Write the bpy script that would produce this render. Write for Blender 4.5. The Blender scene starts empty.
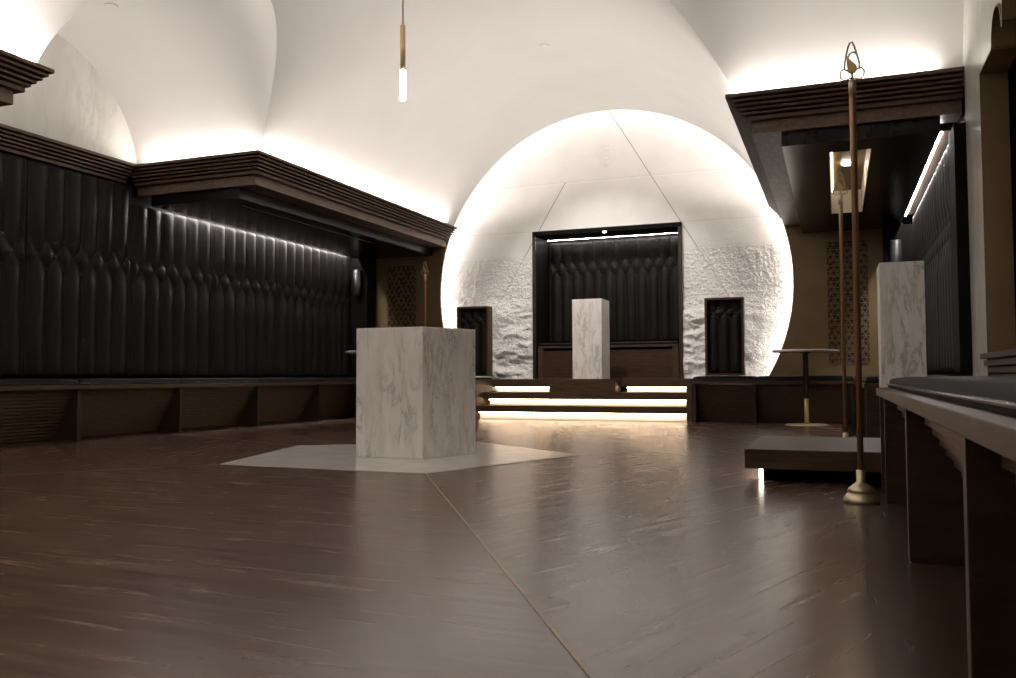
import bpy, math, random
from mathutils import Vector, Matrix, noise
random.seed(7)
C = bpy.context.scene.collection
PI = math.pi
XC, YC = -2.665, 5.06          # room centre lines
Y_END, Y_START = 10.27, -1.0   # far and near ends of the long barrel
RB, HB = 2.22, 1.57            # long barrel vault radius, centre height
RA, HA = 1.15, 2.25            # cross barrel radius, centre height
H_COR = 2.455                  # cornice top
A_X, A_YF, A_YN = 1.97, 6.10, 4.02
W_HALF = 3.465                 # side walls
XL, XR = XC - W_HALF, XC + W_HALF

# ------------------------------------------------------------------ materials
def new_mat(name):
    m = bpy.data.materials.new(name); m.use_nodes = True
    nt = m.node_tree; b = nt.nodes['Principled BSDF']
    return m, nt, b
def N(nt, t, **k):
    n = nt.nodes.new(t)
    for a, v in k.items():
        if a.startswith('i_'):
            n.inputs[a[2:].replace('_', ' ')].default_value = v
        else: setattr(n, a, v)
    return n
def L(nt, a, b): nt.links.new(a, b)
def ramp(nt, stops, fac=None):
    r = N(nt, 'ShaderNodeValToRGB'); el = r.color_ramp.elements
    while len(el) < len(stops): el.new(.5)
    for e, (p, c) in zip(el, stops):
        e.position = p; e.color = (c[0], c[1], c[2], 1) if not isinstance(c, (int, float)) else (c, c, c, 1)
    if fac is not None: L(nt, fac, r.inputs[0])
    return r
def simple(name, col, rough=.5, metal=0.0, bump=0, bscale=60, var=.12, vscale=6, spec=.5):
    m, nt, b = new_mat(name)
    tc = N(nt, 'ShaderNodeTexCoord'); no = N(nt, 'ShaderNodeTexNoise', i_Scale=vscale, i_Detail=5.0)
    L(nt, tc.outputs['Object'], no.inputs['Vector'])
    lo = [c*(1-var) for c in col]; hi = [min(1, c*(1+var)) for c in col]
    r = ramp(nt, [(.3, lo), (.7, hi)], no.outputs['Fac']); L(nt, r.outputs[0], b.inputs['Base Color'])
    b.inputs['Roughness'].default_value = rough; b.inputs['Metallic'].default_value = metal
    b.inputs['Specular IOR Level'].default_value = spec
    if bump:
        n2 = N(nt, 'ShaderNodeTexNoise', i_Scale=bscale, i_Detail=6.0); L(nt, tc.outputs['Object'], n2.inputs['Vector'])
        bp = N(nt, 'ShaderNodeBump', i_Strength=bump, i_Distance=.01); L(nt, n2.outputs['Fac'], bp.inputs['Height'])
        L(nt, bp.outputs[0], b.inputs['Normal'])
    return m
def emit(name, col, s):
    m, nt, b = new_mat(name)
    b.inputs['Base Color'].default_value = (.8, .8, .8, 1)
    b.inputs['Emission Color'].default_value = (*col, 1); b.inputs['Emission Strength'].default_value = s
    return m
def wood(name, dark, light, scale=(1, 1, 1), rough=.42, spec=.4):
    m, nt, b = new_mat(name)
    tc = N(nt, 'ShaderNodeTexCoord'); mp = N(nt, 'ShaderNodeMapping'); mp.inputs['Scale'].default_value = scale
    L(nt, tc.outputs['Object'], mp.inputs[0])
    n1 = N(nt, 'ShaderNodeTexNoise', i_Scale=6.0, i_Detail=8.0, i_Roughness=.65, i_Distortion=.6); L(nt, mp.outputs[0], n1.inputs['Vector'])
    r = ramp(nt, [(.3, dark), (.55, [(a+c)/2 for a, c in zip(dark, light)]), (.75, light)], n1.outputs['Fac'])
    L(nt, r.outputs[0], b.inputs['Base Color'])
    b.inputs['Roughness'].default_value = rough; b.inputs['Specular IOR Level'].default_value = spec
    bp = N(nt, 'ShaderNodeBump', i_Strength=.25, i_Distance=.003); L(nt, n1.outputs['Fac'], bp.inputs['Height']); L(nt, bp.outputs[0], b.inputs['Normal'])
    return m
def marble(name, base, vein, scale=1.0, rough=.25, amount=1.0):
    m, nt, b = new_mat(name)
    tc = N(nt, 'ShaderNodeTexCoord'); mp = N(nt, 'ShaderNodeMapping')
    mp.inputs['Scale'].default_value = (scale*1.9, scale*1.6, scale*.5); mp.inputs['Rotation'].default_value = (.25, .62, .2); mp.vector_type = 'TEXTURE' if False else 'POINT'
    L(nt, tc.outputs['Object'], mp.inputs[0])
    d = N(nt, 'ShaderNodeTexNoise', i_Scale=2.2, i_Detail=10.0, i_Roughness=.68, i_Distortion=.35); L(nt, mp.outputs[0], d.inputs['Vector'])
    ab = N(nt, 'ShaderNodeMath', operation='SUBTRACT'); L(nt, d.outputs['Fac'], ab.inputs[0]); ab.inputs[1].default_value = .5
    ab2 = N(nt, 'ShaderNodeMath', operation='ABSOLUTE'); L(nt, ab.outputs[0], ab2.inputs[0])
    v = ramp(nt, [(0, 1.0), (.010, .6), (.035, .16), (.09, 0.0)], ab2.outputs[0])
    msk = N(nt, 'ShaderNodeTexNoise', i_Scale=1.7, i_Detail=3.0); L(nt, mp.outputs[0], msk.inputs['Vector'])
    mr = ramp(nt, [(.34, 0.0), (.62, amount)], msk.outputs['Fac'])
    mu = N(nt, 'ShaderNodeMath', operation='MULTIPLY'); L(nt, v.outputs[0], mu.inputs[0]); L(nt, mr.outputs[0], mu.inputs[1])
    cl = N(nt, 'ShaderNodeTexNoise', i_Scale=3.2, i_Detail=6.0); L(nt, mp.outputs[0], cl.inputs['Vector'])
    cr = ramp(nt, [(.3, [c*.88 for c in base]), (.65, base)], cl.outputs['Fac'])
    mx = N(nt, 'ShaderNodeMixRGB'); L(nt, mu.outputs[0], mx.inputs[0]); L(nt, cr.outputs[0], mx.inputs[1]); mx.inputs[2].default_value = (*vein, 1)
    L(nt, mx.outputs[0], b.inputs['Base Color']); b.inputs['Roughness'].default_value = rough
    return m

def stone_joints(m):
    nt = m.node_tree; b = nt.nodes['Principled BSDF']; src = b.inputs['Base Color'].links[0].from_socket
    tc = N(nt, 'ShaderNodeTexCoord'); sp = N(nt, 'ShaderNodeSeparateXYZ'); L(nt, tc.outputs['Object'], sp.inputs[0])
    def mth(op, a, b_=None, c=None):
        n = N(nt, 'ShaderNodeMath', operation=op)
        for i, q in enumerate((a, b_, c)):
            if q is None: continue
            if isinstance(q, (int, float)): n.inputs[i].default_value = q
            else: L(nt, q, n.inputs[i])
        return n.outputs[0]
    ax = mth('ABSOLUTE', sp.outputs['X']); z = sp.outputs['Z']
    line = mth('MULTIPLY_ADD', z, .60, mth('ADD', ax, -3.90*.60))
    up = mth('MULTIPLY', mth('GREATER_THAN', z, 2.98), mth('LESS_THAN', sp.outputs['X'], 0.0))
    dg = mth('MULTIPLY', mth('LESS_THAN', mth('ABSOLUTE', line), .0055), mth('GREATER_THAN', z, 1.36))
    dg = mth('MULTIPLY', dg, mth('SUBTRACT', 1.0, up)); dg = mth('MULTIPLY', dg, mth('MULTIPLY_ADD', mth('GREATER_THAN', z, 2.05), .45, .55))
    pn = N(nt, 'ShaderNodeTexNoise', i_Scale=34.0, i_Detail=4.0, i_Roughness=.6); L(nt, tc.outputs['Object'], pn.inputs['Vector'])
    vo = N(nt, 'ShaderNodeTexVoronoi', i_Scale=42.0); L(nt, tc.outputs['Object'], vo.inputs['Vector'])
    hh = mth('ADD', pn.outputs['Fac'], mth('MULTIPLY', vo.outputs['Distance'], .9))
    msk = N(nt, 'ShaderNodeMapRange'); L(nt, z, msk.inputs['Value']); msk.inputs['From Min'].default_value = 2.08; msk.inputs['From Max'].default_value = 1.98
    bp = N(nt, 'ShaderNodeBump', i_Distance=.035); L(nt, hh, bp.inputs['Height']); L(nt, mth('MULTIPLY', msk.outputs[0], .45), bp.inputs['Strength'])
    L(nt, b.inputs['Normal'].links[0].from_socket, bp.inputs['Normal']); L(nt, bp.outputs[0], b.inputs['Normal'])
    mx = dg
    for jz, wd in ((2.98, .0035), (2.37, .003), (2.02, .003)):
        mx = mth('MAXIMUM', mx, mth('MULTIPLY', mth('LESS_THAN', mth('ABSOLUTE', mth('SUBTRACT', z, jz)), wd), .35))
    mm = N(nt, 'ShaderNodeMixRGB'); L(nt, mth('MULTIPLY', mx, .75), mm.inputs[0]); L(nt, src, mm.inputs[1]); mm.inputs[2].default_value = (.22, .20, .18, 1)
    L(nt, mm.outputs[0], b.inputs['Base Color'])
def floor_material(name, dark, light):
    m, nt, b = new_mat(name)
    uv = N(nt, 'ShaderNodeUVMap'); uv.uv_map = 'UVMap'
    sep = N(nt, 'ShaderNodeSeparateXYZ'); L(nt, uv.outputs[0], sep.inputs[0])
    br = N(nt, 'ShaderNodeTexBrick'); br.offset = .37; br.offset_frequency = 2
    br.inputs['Scale'].default_value = 1.0; br.inputs['Brick Width'].default_value = 2.1; br.inputs['Row Height'].default_value = .19
    br.inputs['Mortar Size'].default_value = .0018; br.inputs['Mortar Smooth'].default_value = .1
    br.inputs['Color1'].default_value = (.0, .0, .0, 1); br.inputs['Color2'].default_value = (1, 1, 1, 1); br.inputs['Mortar'].default_value = (.5, .5, .5, 1)
    L(nt, uv.outputs[0], br.inputs['Vector'])
    # grain stretched along the boards, each board shifted
    off = N(nt, 'ShaderNodeMath', operation='MULTIPLY'); L(nt, br.outputs['Color'], off.inputs[0]); off.inputs[1].default_value = 37.0
    gx = N(nt, 'ShaderNodeMath', operation='MULTIPLY'); L(nt, sep.outputs['X'], gx.inputs[0]); gx.inputs[1].default_value = 1.3
    gxa = N(nt, 'ShaderNodeMath', operation='ADD'); L(nt, gx.outputs[0], gxa.inputs[0]); L(nt, off.outputs[0], gxa.inputs[1])
    gy = N(nt, 'ShaderNodeMath', operation='MULTIPLY'); L(nt, sep.outputs['Y'], gy.inputs[0]); gy.inputs[1].default_value = 16.0
    cb = N(nt, 'ShaderNodeCombineXYZ'); L(nt, gxa.outputs[0], cb.inputs['X']); L(nt, gy.outputs[0], cb.inputs['Y'])
    g = N(nt, 'ShaderNodeTexNoise', i_Scale=1.5, i_Detail=4.0, i_Roughness=.55, i_Distortion=.9); L(nt, cb.outputs[0], g.inputs['Vector'])
    gr = N(nt, 'ShaderNodeMath', operation='MULTIPLY'); L(nt, g.outputs['Fac'], gr.inputs[0]); gr.inputs[1].default_value = 1.0
    tone = N(nt, 'ShaderNodeMath', operation='MULTIPLY_ADD'); L(nt, br.outputs['Color'], tone.inputs[0]); tone.inputs[1].default_value = .12; L(nt, gr.outputs[0], tone.inputs[2])
    r = ramp(nt, [(.32, dark), (.56, [(a+c)/2 for a, c in zip(dark, light)]), (.8, light)], tone.outputs[0])
    mm = N(nt, 'ShaderNodeMixRGB', blend_type='MULTIPLY'); L(nt, br.outputs['Fac'], mm.inputs[0]); L(nt, r.outputs[0], mm.inputs[1]); mm.inputs[2].default_value = (.8, .78, .77, 1)
    L(nt, mm.outputs[0], b.inputs['Base Color'])
    rr = ramp(nt, [(.3, .22), (.8, .30)], gr.outputs[0]); L(nt, rr.outputs[0], b.inputs['Roughness'])
    b.inputs['Specular IOR Level'].default_value = .68
    bp = N(nt, 'ShaderNodeBump', i_Strength=.07, i_Distance=.002); L(nt, gr.outputs[0], bp.inputs['Height']); L(nt, bp.outputs[0], b.inputs['Normal'])
    return m

M = {}
M['plaster'] = simple('warm white plaster', (.80, .785, .765), .85, bump=.05, bscale=30, var=.02, vscale=2, spec=.2)
M['wood'] = wood('dark walnut', (.045, .025, .014), (.105, .062, .036), (9, 1.2, 9), .5, .22)
M['wood_cornice'] = wood('cornice walnut', (.070, .041, .025), (.160, .100, .063), (9, 1.2, 9), .5, .22)
M['wood_fascia'] = wood('grained walnut board', (.095, .060, .038), (.24, .165, .115), (5, 1.2, 5), .42, .35)
M['wood_slat'] = wood('slatted walnut', (.066, .038, .021), (.150, .092, .055), (2, 2, 9), .5, .2)
M['wood_x'] = wood('dark walnut crosswise', (.040, .022, .012), (.092, .054, .031), (1.2, 9, 9), .5, .2)
M['wood_dark'] = wood('espresso walnut', (.024, .013, .0075), (.058, .033, .019), (2, 2, 9), .45, .28)
M['black'] = simple('black lacquer', (.008, .008, .0085), .26, var=.1, spec=.3)
M['matte_black'] = simple('matte black', (.005, .0047, .0045), .7, spec=.08)
M['leather'] = simple('black leather', (.0105, .009, .008), .52, bump=.12, bscale=240, var=.2, vscale=3, spec=.16)
M['cushion'] = simple('worn black leather', (.009, .0075, .0063), .62, bump=.1, bscale=200, var=.2, vscale=3, spec=.06)
M['button'] = simple('black button leather', (.02, .019, .018), .14)
M['bronze'] = simple('brushed bronze sheet', (.225, .155, .078), .46, .45, bump=.03, bscale=200, var=.08, vscale=4)
M['bronze_satin'] = simple('satin bronze', (.30, .20, .105), .5, .25, var=.06)
M['brass'] = simple('aged brass', (.55, .40, .21), .4, .6, var=.1)
M['brass_pale'] = simple('pale brass', (.62, .52, .36), .38, .8, var=.1)
M['copper'] = simple('coppery rod', (.36, .20, .11), .4, .6, var=.08)
M['marble'] = marble('white veined marble', (.86, .825, .785), (.36, .34, .32), 2.6, .3, .95)
M['marble_floor'] = marble('white floor marble', (.72, .70, .67), (.50, .48, .46), 1.0, .16, .6)
M['marble_wall'] = marble('pale grey wall marble', (.70, .69, .645), (.44, .43, .40), .8, .22, .7)
M['stone'] = simple('carved white stone', (.90, .885, .865), .8, bump=.2, bscale=45, var=.04, vscale=3, spec=.2)
M['stone_face'] = simple('carved white stone with joints', (.90, .885, .865), .8, bump=.2, bscale=45, var=.04, vscale=3, spec=.2); stone_joints(M['stone_face'])
M['floor'] = floor_material('dark oak boards', (.070, .037, .023), (.125, .072, .046))
M['floor_border'] = floor_material('darker oak border boards', (.034, .021, .014), (.07, .044, .031))
M['seam'] = simple('pale wood seam', (.32, .235, .17), .35)
M['led_cool'] = emit('cool white light strip', (1, .97, .95), 230)
M['led_dim'] = emit('dimmed cool strip', (1, .95, .9), 40)
M['led_ring'] = emit('halo light ring', (1, .94, .88), 36)
M['led_ring_top'] = emit('halo light ring crown', (1, .94, .88), 5)
M['led_step'] = emit('warm step light', (1, .72, .48), 27)
M['led_lamp'] = emit('pendant lamp glow', (1, .95, .88), 30)
M['led_disc'] = emit('downlight disc', (1, .9, .78), 40)
M['led_alcove'] = emit('alcove strip', (1, .97, .95), 130)
M['led_coffer'] = emit('coffer strip', (1, .80, .55), 12)
M['led_spot'] = emit('tiny spot', (1, .97, .92), 20)
M['white_top'] = marble('white table marble', (.78, .76, .74), (.55, .53, .51), 2, .3, .4)
M['white_liner'] = simple('white coffer liner', (.78, .76, .74), .5, var=.03)
M['steel_dark'] = simple('dark metal post', (.05, .045, .04), .4, .6)

# ------------------------------------------------------------------ mesh helpers
class MB:
    def __init__(s): s.v = []; s.f = []; s.sm = []
    def add(s, vs, fs, smooth=False):
        o = len(s.v); s.v += [tuple(p) for p in vs]
        for f in fs: s.f.append([i+o for i in f]); s.sm.append(smooth)
        return s
    def box(s, x0, x1, y0, y1, z0, z1):
        x0, x1 = min(x0, x1), max(x0, x1); y0, y1 = min(y0, y1), max(y0, y1)
        return s.add([(x0, y0, z0), (x1, y0, z0), (x1, y1, z0), (x0, y1, z0), (x0, y0, z1), (x1, y0, z1), (x1, y1, z1), (x0, y1, z1)],
              [(3, 2, 1, 0), (4, 5, 6, 7), (0, 1, 5, 4), (1, 2, 6, 5), (2, 3, 7, 6), (3, 0, 4, 7)])
    def loft(s, rings, closed=True, caps=True, smooth=False):
        n = len(rings[0]); vs = [p for r in rings for p in r]; fs = []
        for i in range(len(rings)-1):
            for j in range(n if closed else n-1):
                k = (j+1) % n
                fs.append((i*n+j, i*n+k, (i+1)*n+k, (i+1)*n+j))
        s.add(vs, fs, smooth)
        if caps and closed:
            o = len(s.v)-len(vs)
            s.f.append([o+j for j in range(n)][::-1]); s.sm.append(False)
            s.f.append([o+(len(rings)-1)*n+j for j in range(n)]); s.sm.append(False)
        return s
    def lathe(s, prof, c, n=32, smooth=True):
        rings = [[(c[0]+r*math.cos(2*PI*j/n), c[1]+r*math.sin(2*PI*j/n), c[2]+z) for j in range(n)] for r, z in prof]
        return s.loft(rings, True, True, smooth)
    def tube(s, pts, r, n=8, closed=False):
        pts = [Vector(p) for p in pts]; rings = []
        m = len(pts)
        for i, p in enumerate(pts):
            a = pts[(i-1) % m] if (closed or i > 0) else p; b = pts[(i+1) % m] if (closed or i < m-1) else p
            t = (b-a).normalized(); ref = Vector((0, 1, 0)) if abs(t.y) < .9 else Vector((1, 0, 0))
            u = t.cross(ref).normalized(); w = t.cross(u).normalized()
            rr = r[i] if isinstance(r, (list, tuple)) else r
            rings.append([p+u*rr*math.cos(2*PI*j/n)+w*rr*math.sin(2*PI*j/n) for j in range(n)])
        if closed: rings.append(rings[0]); return s.loft(rings, True, False, True)
        return s.loft(rings, True, True, True)
    def prism(s, poly, z0, z1):
        return s.loft([[(x, y, z0) for x, y in poly], [(x, y, z1) for x, y in poly]])
def obj(name, mb, mat, parent=None, bevel=0, kind=None, sub=0):
    off = Vector((0, 0, 0)); p = parent
    while p is not None: off += p.location; p = p.parent
    me = bpy.data.meshes.new(name)
    me.from_pydata([(x-off.x, y-off.y, z-off.z) for x, y, z in mb.v], [], mb.f)
    me.polygons.foreach_set('use_smooth', mb.sm); me.update()
    me.materials.append(mat)
    o = bpy.data.objects.new(name, me); C.objects.link(o)
    if parent is not None: o.parent = parent
    if bevel:
        b = o.modifiers.new('bevel', 'BEVEL'); b.width = bevel; b.segments = 2; b.limit_method = 'ANGLE'
    if kind: o['kind'] = kind
    return o
def tag(o, label, cat, group=None):
    o['label'] = label; o['category'] = cat
    if group: o['group'] = group
    return o
def thing(name, label, cat, loc, group=None):
    o = bpy.data.objects.new(name, None); C.objects.link(o); o.location = loc; o.empty_display_size = .1
    return tag(o, label, cat, group)
def copy_thing(root, loc, label):
    r = root.copy(); C.objects.link(r); r.location = loc; r['label'] = label
    for ch in list(root.children):
        c = ch.copy(); C.objects.link(c); c.parent = r
        for g in list(ch.children):
            d = g.copy(); C.objects.link(d); d.parent = c
    return r
def area_light(name, loc, rot, sx, sy, power, col=(1, .915, .845)):
    l = bpy.data.lights.new(name, 'AREA'); l.shape = 'RECTANGLE'; l.size = sx; l.size_y = sy; l.energy = power; l.color = col
    o = bpy.data.objects.new(name, l); C.objects.link(o); o.location = loc; o.rotation_euler = rot
    return o

# ------------------------------------------------------------------ floor
FC, FR, FROT = (-2.54, 4.793), 1.104, -.038
def pent(c, r, rot): return [(c[0]+r*math.cos(math.radians(a)+rot), c[1]+r*math.sin(math.radians(a)+rot)) for a in (-126, -54, 18, 90, 162)]
def clip(poly, x0, x1, y0, y1):
    for axis, lim, sg in ((0, x0, 1), (0, x1, -1), (1, y0, 1), (1, y1, -1)):
        out = []
        for i in range(len(poly)):
            a, b = poly[i-1], poly[i]; da, db = sg*(a[axis]-lim), sg*(b[axis]-lim)
            if (da < 0) != (db < 0):
                t = da/(da-db); out.append((a[0]+t*(b[0]-a[0]), a[1]+t*(b[1]-a[1])))
            if db >= 0: out.append(b)
        poly = out
        if not poly: return []
    return poly
V5 = pent(FC, FR, FROT); SR = -.040
polys = []     # (polygon, direction, material index)
BX0, BX1 = 2*XC-.05, .05
for k in range(5):
    a0 = math.radians(-126+72*k)+FROT; a1 = a0+math.radians(72); am = (a0+a1)/2
    v0_, v1_ = V5[k], V5[(k+1) % 5]
    p = [v0_, (v0_[0]+20*math.cos(a0+SR), v0_[1]+20*math.sin(a0+SR)), (v1_[0]+20*math.cos(a1+SR), v1_[1]+20*math.sin(a1+SR)), v1_]
    polys.append((clip(p, BX0, BX1, Y_START, 11.2), am+PI/2, 0))
for x0, x1 in ((XL-.02, BX0), (BX1, XR+.02)): polys.append(([(x0, Y_START), (x1, Y_START), (x1, 11.2), (x0, 11.2)], PI/2, 1))
mb = MB(); uvs = []; mi = []
for p, ang, m_ in polys:
    if len(p) < 3: continue
    mb.add([(x, y, 0) for x, y in p], [tuple(range(len(p)))])
    ca, sa = math.cos(ang), math.sin(ang)
    uvs += [((x*ca+y*sa)+3.3*ang, (-x*sa+y*ca)+.05*ang) for x, y in p]; mi.append(m_)
for k in range(5):   # thin pale seams radiating from the inlay corners
    a0 = math.radians(-126+72*k)+FROT; d = (math.cos(a0+SR), math.sin(a0+SR)); n = (-d[1]*.004, d[0]*.004)
    v = V5[k]; e = (v[0]+20*d[0], v[1]+20*d[1])
    q = clip([(v[0]-n[0], v[1]-n[1]), (e[0]-n[0], e[1]-n[1]), (e[0]+n[0], e[1]+n[1]), (v[0]+n[0], v[1]+n[1])], BX0, BX1, Y_START, 9.0)
    if len(q) > 2:
        mb.add([(x, y, .0012) for x, y in q], [tuple(range(len(q)))]); uvs += list(q); mi.append(2)
fl = obj('floor', mb, M['floor'], kind='structure')
fl.data.materials.append(M['floor_border']); fl.data.materials.append(M['seam'])
ul = fl.data.uv_layers.new(name='UVMap')
for i, uvv in enumerate(uvs): ul.data[i].uv = uvv
for p, m_ in zip(fl.data.polygons, mi): p.material_index = m_
inl = obj('floor_inlay', MB().prism(V5, -.02, .003), M['marble_floor']); inl['kind'] = 'structure'
tag(inl, 'white marble pentagon set flush in the wooden floor under the large plinth', 'floor inlay')

# ------------------------------------------------------------------ ceiling: groin vault
mb = MB()
H0 = 2.36
def wy(h):      # half opening of the cross barrel at height h
    if h <= HA: return RA
    q = RA*RA-(h-HA)**2
    return math.sqrt(q) if q > 1e-7 else 0.0
# rows of the long barrel share their heights with the rows of the cross barrel, so that the groins close
p0 = math.asin((H0-HA)/RA)
low = [math.asin((HA+RA*math.sin(p0+(PI/2-p0)*i/24)-HB)/RB) for i in range(25)]
ths = low+[low[-1]+(PI/2-low[-1])*i/20 for i in range(1, 21)]
ths = ths+[PI-t for t in ths[-2::-1]]
for side in (1, -1):
    rows = []
    for t in ths:
        x, h = XC+RB*math.cos(t), HB+RB*math.sin(t); w = wy(h); ya, yb = (YC+w, Y_END) if side > 0 else (YC-w, Y_START)
        rows.append([(x, ya+(yb-ya)*j/28, h) for j in range(29)])
    mb.loft(rows, closed=False, caps=False, smooth=True)
p0 = math.asin((H0-HA)/RA)
for sx in (-1, 1):
    rows = []
    for i in range(49):
        p = p0+(PI-2*p0)*i/48; y, h = YC+RA*math.cos(p), HA+RA*math.sin(p)
        xi = XC+sx*math.sqrt(RB*RB-(h-HB)**2); xo = XC+sx*(W_HALF+.02)
        rows.append([(xi+(xo-xi)*j/14, y, h) for j in range(15)])
    mb.loft(rows, closed=False, caps=False, smooth=True)
obj('ceiling', mb, M['plaster'], kind='structure')

# ------------------------------------------------------------------ walls
obj('wall_left', MB().box(XL-.12, XL-.02, Y_START, 11.3, 0, 2.47), M['matte_black'], kind='structure')
lun = MB().loft([[(x, YC+1.3*math.cos(a), 2.46+(1.3*math.sin(a))*.9) for a in [PI*i/40 for i in range(41)]] for x in (XC-W_HALF-.06, XC-W_HALF+.06)])
o = obj('wall_left_upper', lun, M['marble_wall'], kind='structure')
# right arm: marble wall with a cusped niche
def slab_x(mb, poly, x0, x1): return mb.loft([[(x0, y, z) for y, z in poly], [(x1, y, z) for y, z in poly]])
def lobe(y0, y1, zb, hh, n=14):
    return [((y0+y1)/2+(y0-y1)/2*math.cos(PI*i/n), zb+hh*math.sin(PI*i/n)) for i in range(n+1)]
NY0, NY1, NZ = 4.06, 5.46, 2.20
arch = [(NY1, 0), (NY1, NZ)] + lobe(5.06, 4.76, NZ, .165) + lobe(4.74, 4.12, NZ+.02, .48) + [(NY0, NZ+.02), (NY0, 0)]
mb = MB()
slab_x(mb, [(NY1, 0), (6.12, 0), (6.12, 2.47), (NY1, 2.47)], XR, XR+.12)
out_top = 3.55
pts = [p for p in arch[1:-1]]
# wall over the niche: strips from the arch line up to the vault
for a, b in zip(pts[:-1], pts[1:]):
    if abs(a[0]-b[0]) > 1e-6: slab_x(mb, [(a[0], a[1]), (a[0], out_top), (b[0], out_top), (b[0], b[1])], XR, XR+.12)
slab_x(mb, [(NY1, 2.47), (6.3, 2.47), (6.3, out_top), (NY1, out_top)], XR, XR+.12)
slab_x(mb, [(3.8, 0), (NY0, 0), (NY0, out_top), (3.8, out_top)], XR, XR+.12)
obj('wall_right_arm', mb, M['marble_wall'], kind='structure')
obj('wall_right', MB().box(XR+.02, XR+.12, 6.1, 11.3, 0, 2.47).box(XR+.02, XR+.12, Y_START, 3.9, 0, 2.47), M['matte_black'], kind='structure')
obj('wall_front', MB().box(XL-.1, XR+.1, Y_START-.1, Y_START, 0, 3.9), M['plaster'], kind='structure')
# shadow-gap line in the marble corner of the right arm
# niche
nt_ = thing('throne_niche', 'bronze-lined wall niche with cusped head in the right marble wall', 'niche', (XR, 4.63, 0))
mb = MB(); x0, x1 = XR-.012, XR+.13
for a, b in zip(arch[:-1], arch[1:]):
    d = Vector((b[0]-a[0], b[1]-a[1])); 
    if d.length < 1e-6: continue
    n = Vector((-d.y, d.x)).normalized()*.012
    # lining follows the opening, thickness inwards
    q = [(a[0], a[1]), (b[0], b[1]), (b[0]+n.x, b[1]+n.y), (a[0]+n.x, a[1]+n.y)]
    slab_x(mb, q, x0, x1)
obj('bronze_lining', mb, M['bronze_satin'], nt_)
obj('back_panel', MB().box(XR+.30, XR+.34, NY0-.3, NY1+.3, 0, 3.2), M['leather'], nt_)
obj('side_return', MB().box(XR+.13, XR+.30, NY1, NY1+.02, 0, 3.0), M['black'], nt_)
obj('side_return', MB().box(XR+.13, XR+.30, NY0-.02, NY0, 0, 3.0), M['black'], nt_)
th = thing('niche_bench', 'ridged dark wood seat ledge inside the bronze-lined niche', 'seat', (XR, 4.63, .0))
mb = MB()
for i in range(4): mb.box(XR-.05+.018*i, XR+.29, NY0+.015, NY1-.014, .60-.038*i-.030, .60-.038*i)
    
obj('ridged_edge', mb, M['wood_dark'], th)
obj('seat_base', MB().box(XR+.03, XR+.28, NY0+.02, NY1-.02, 0.0, .45), M['wood_dark'], th)

# ------------------------------------------------------------------ cornice profile and canopies
def cornice_profile():
    # top lip, then five stepped ridges with deep grooves, receding downwards
    hgt, rec, n = .168, .115, 5
    pr = [(0, H_COR), (0, H_COR-.025), (.05, H_COR-.025), (.05, H_COR-.037)]
    for i in range(n):
        o0 = rec*(i+1)/n; z0 = H_COR-.037-(hgt-.037)*i/n; st = (hgt-.037)/n
        pr.append((o0, z0))
        if i < n-1: pr += [(o0, z0-st*.56), (o0+.055, z0-st*.56), (o0+.055, z0-st)]
        else: pr.append((o0, z0-st))
    pr += [(.20, H_COR-hgt), (.20, 2.433), (.018, 2.433), (.018, H_COR)]
    return pr
def sweep(mb, prof, xf, yc, sx, sy, yend, xwall):
    r1 = [(xf+sx*o, yend, z) for o, z in prof]; r2 = [(xf+sx*o, yc+sy*o, z) for o, z in prof]; r3 = [(xwall, yc+sy*o, z) for o, z in prof]
    return mb.loft([r1, r2, r3])
def soffit_plate(mb, xa, xb, ya, yb, hx0, hx1, hy0, hy1, z0, z1):
    mb.box(xa, hx0, ya, yb, z0, z1); mb.box(hx1, xb, ya, yb, z0, z1)
    mb.box(hx0, hx1, ya, hy0, z0, z1); mb.box(hx0, hx1, hy1, yb, z0, z1)
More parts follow.
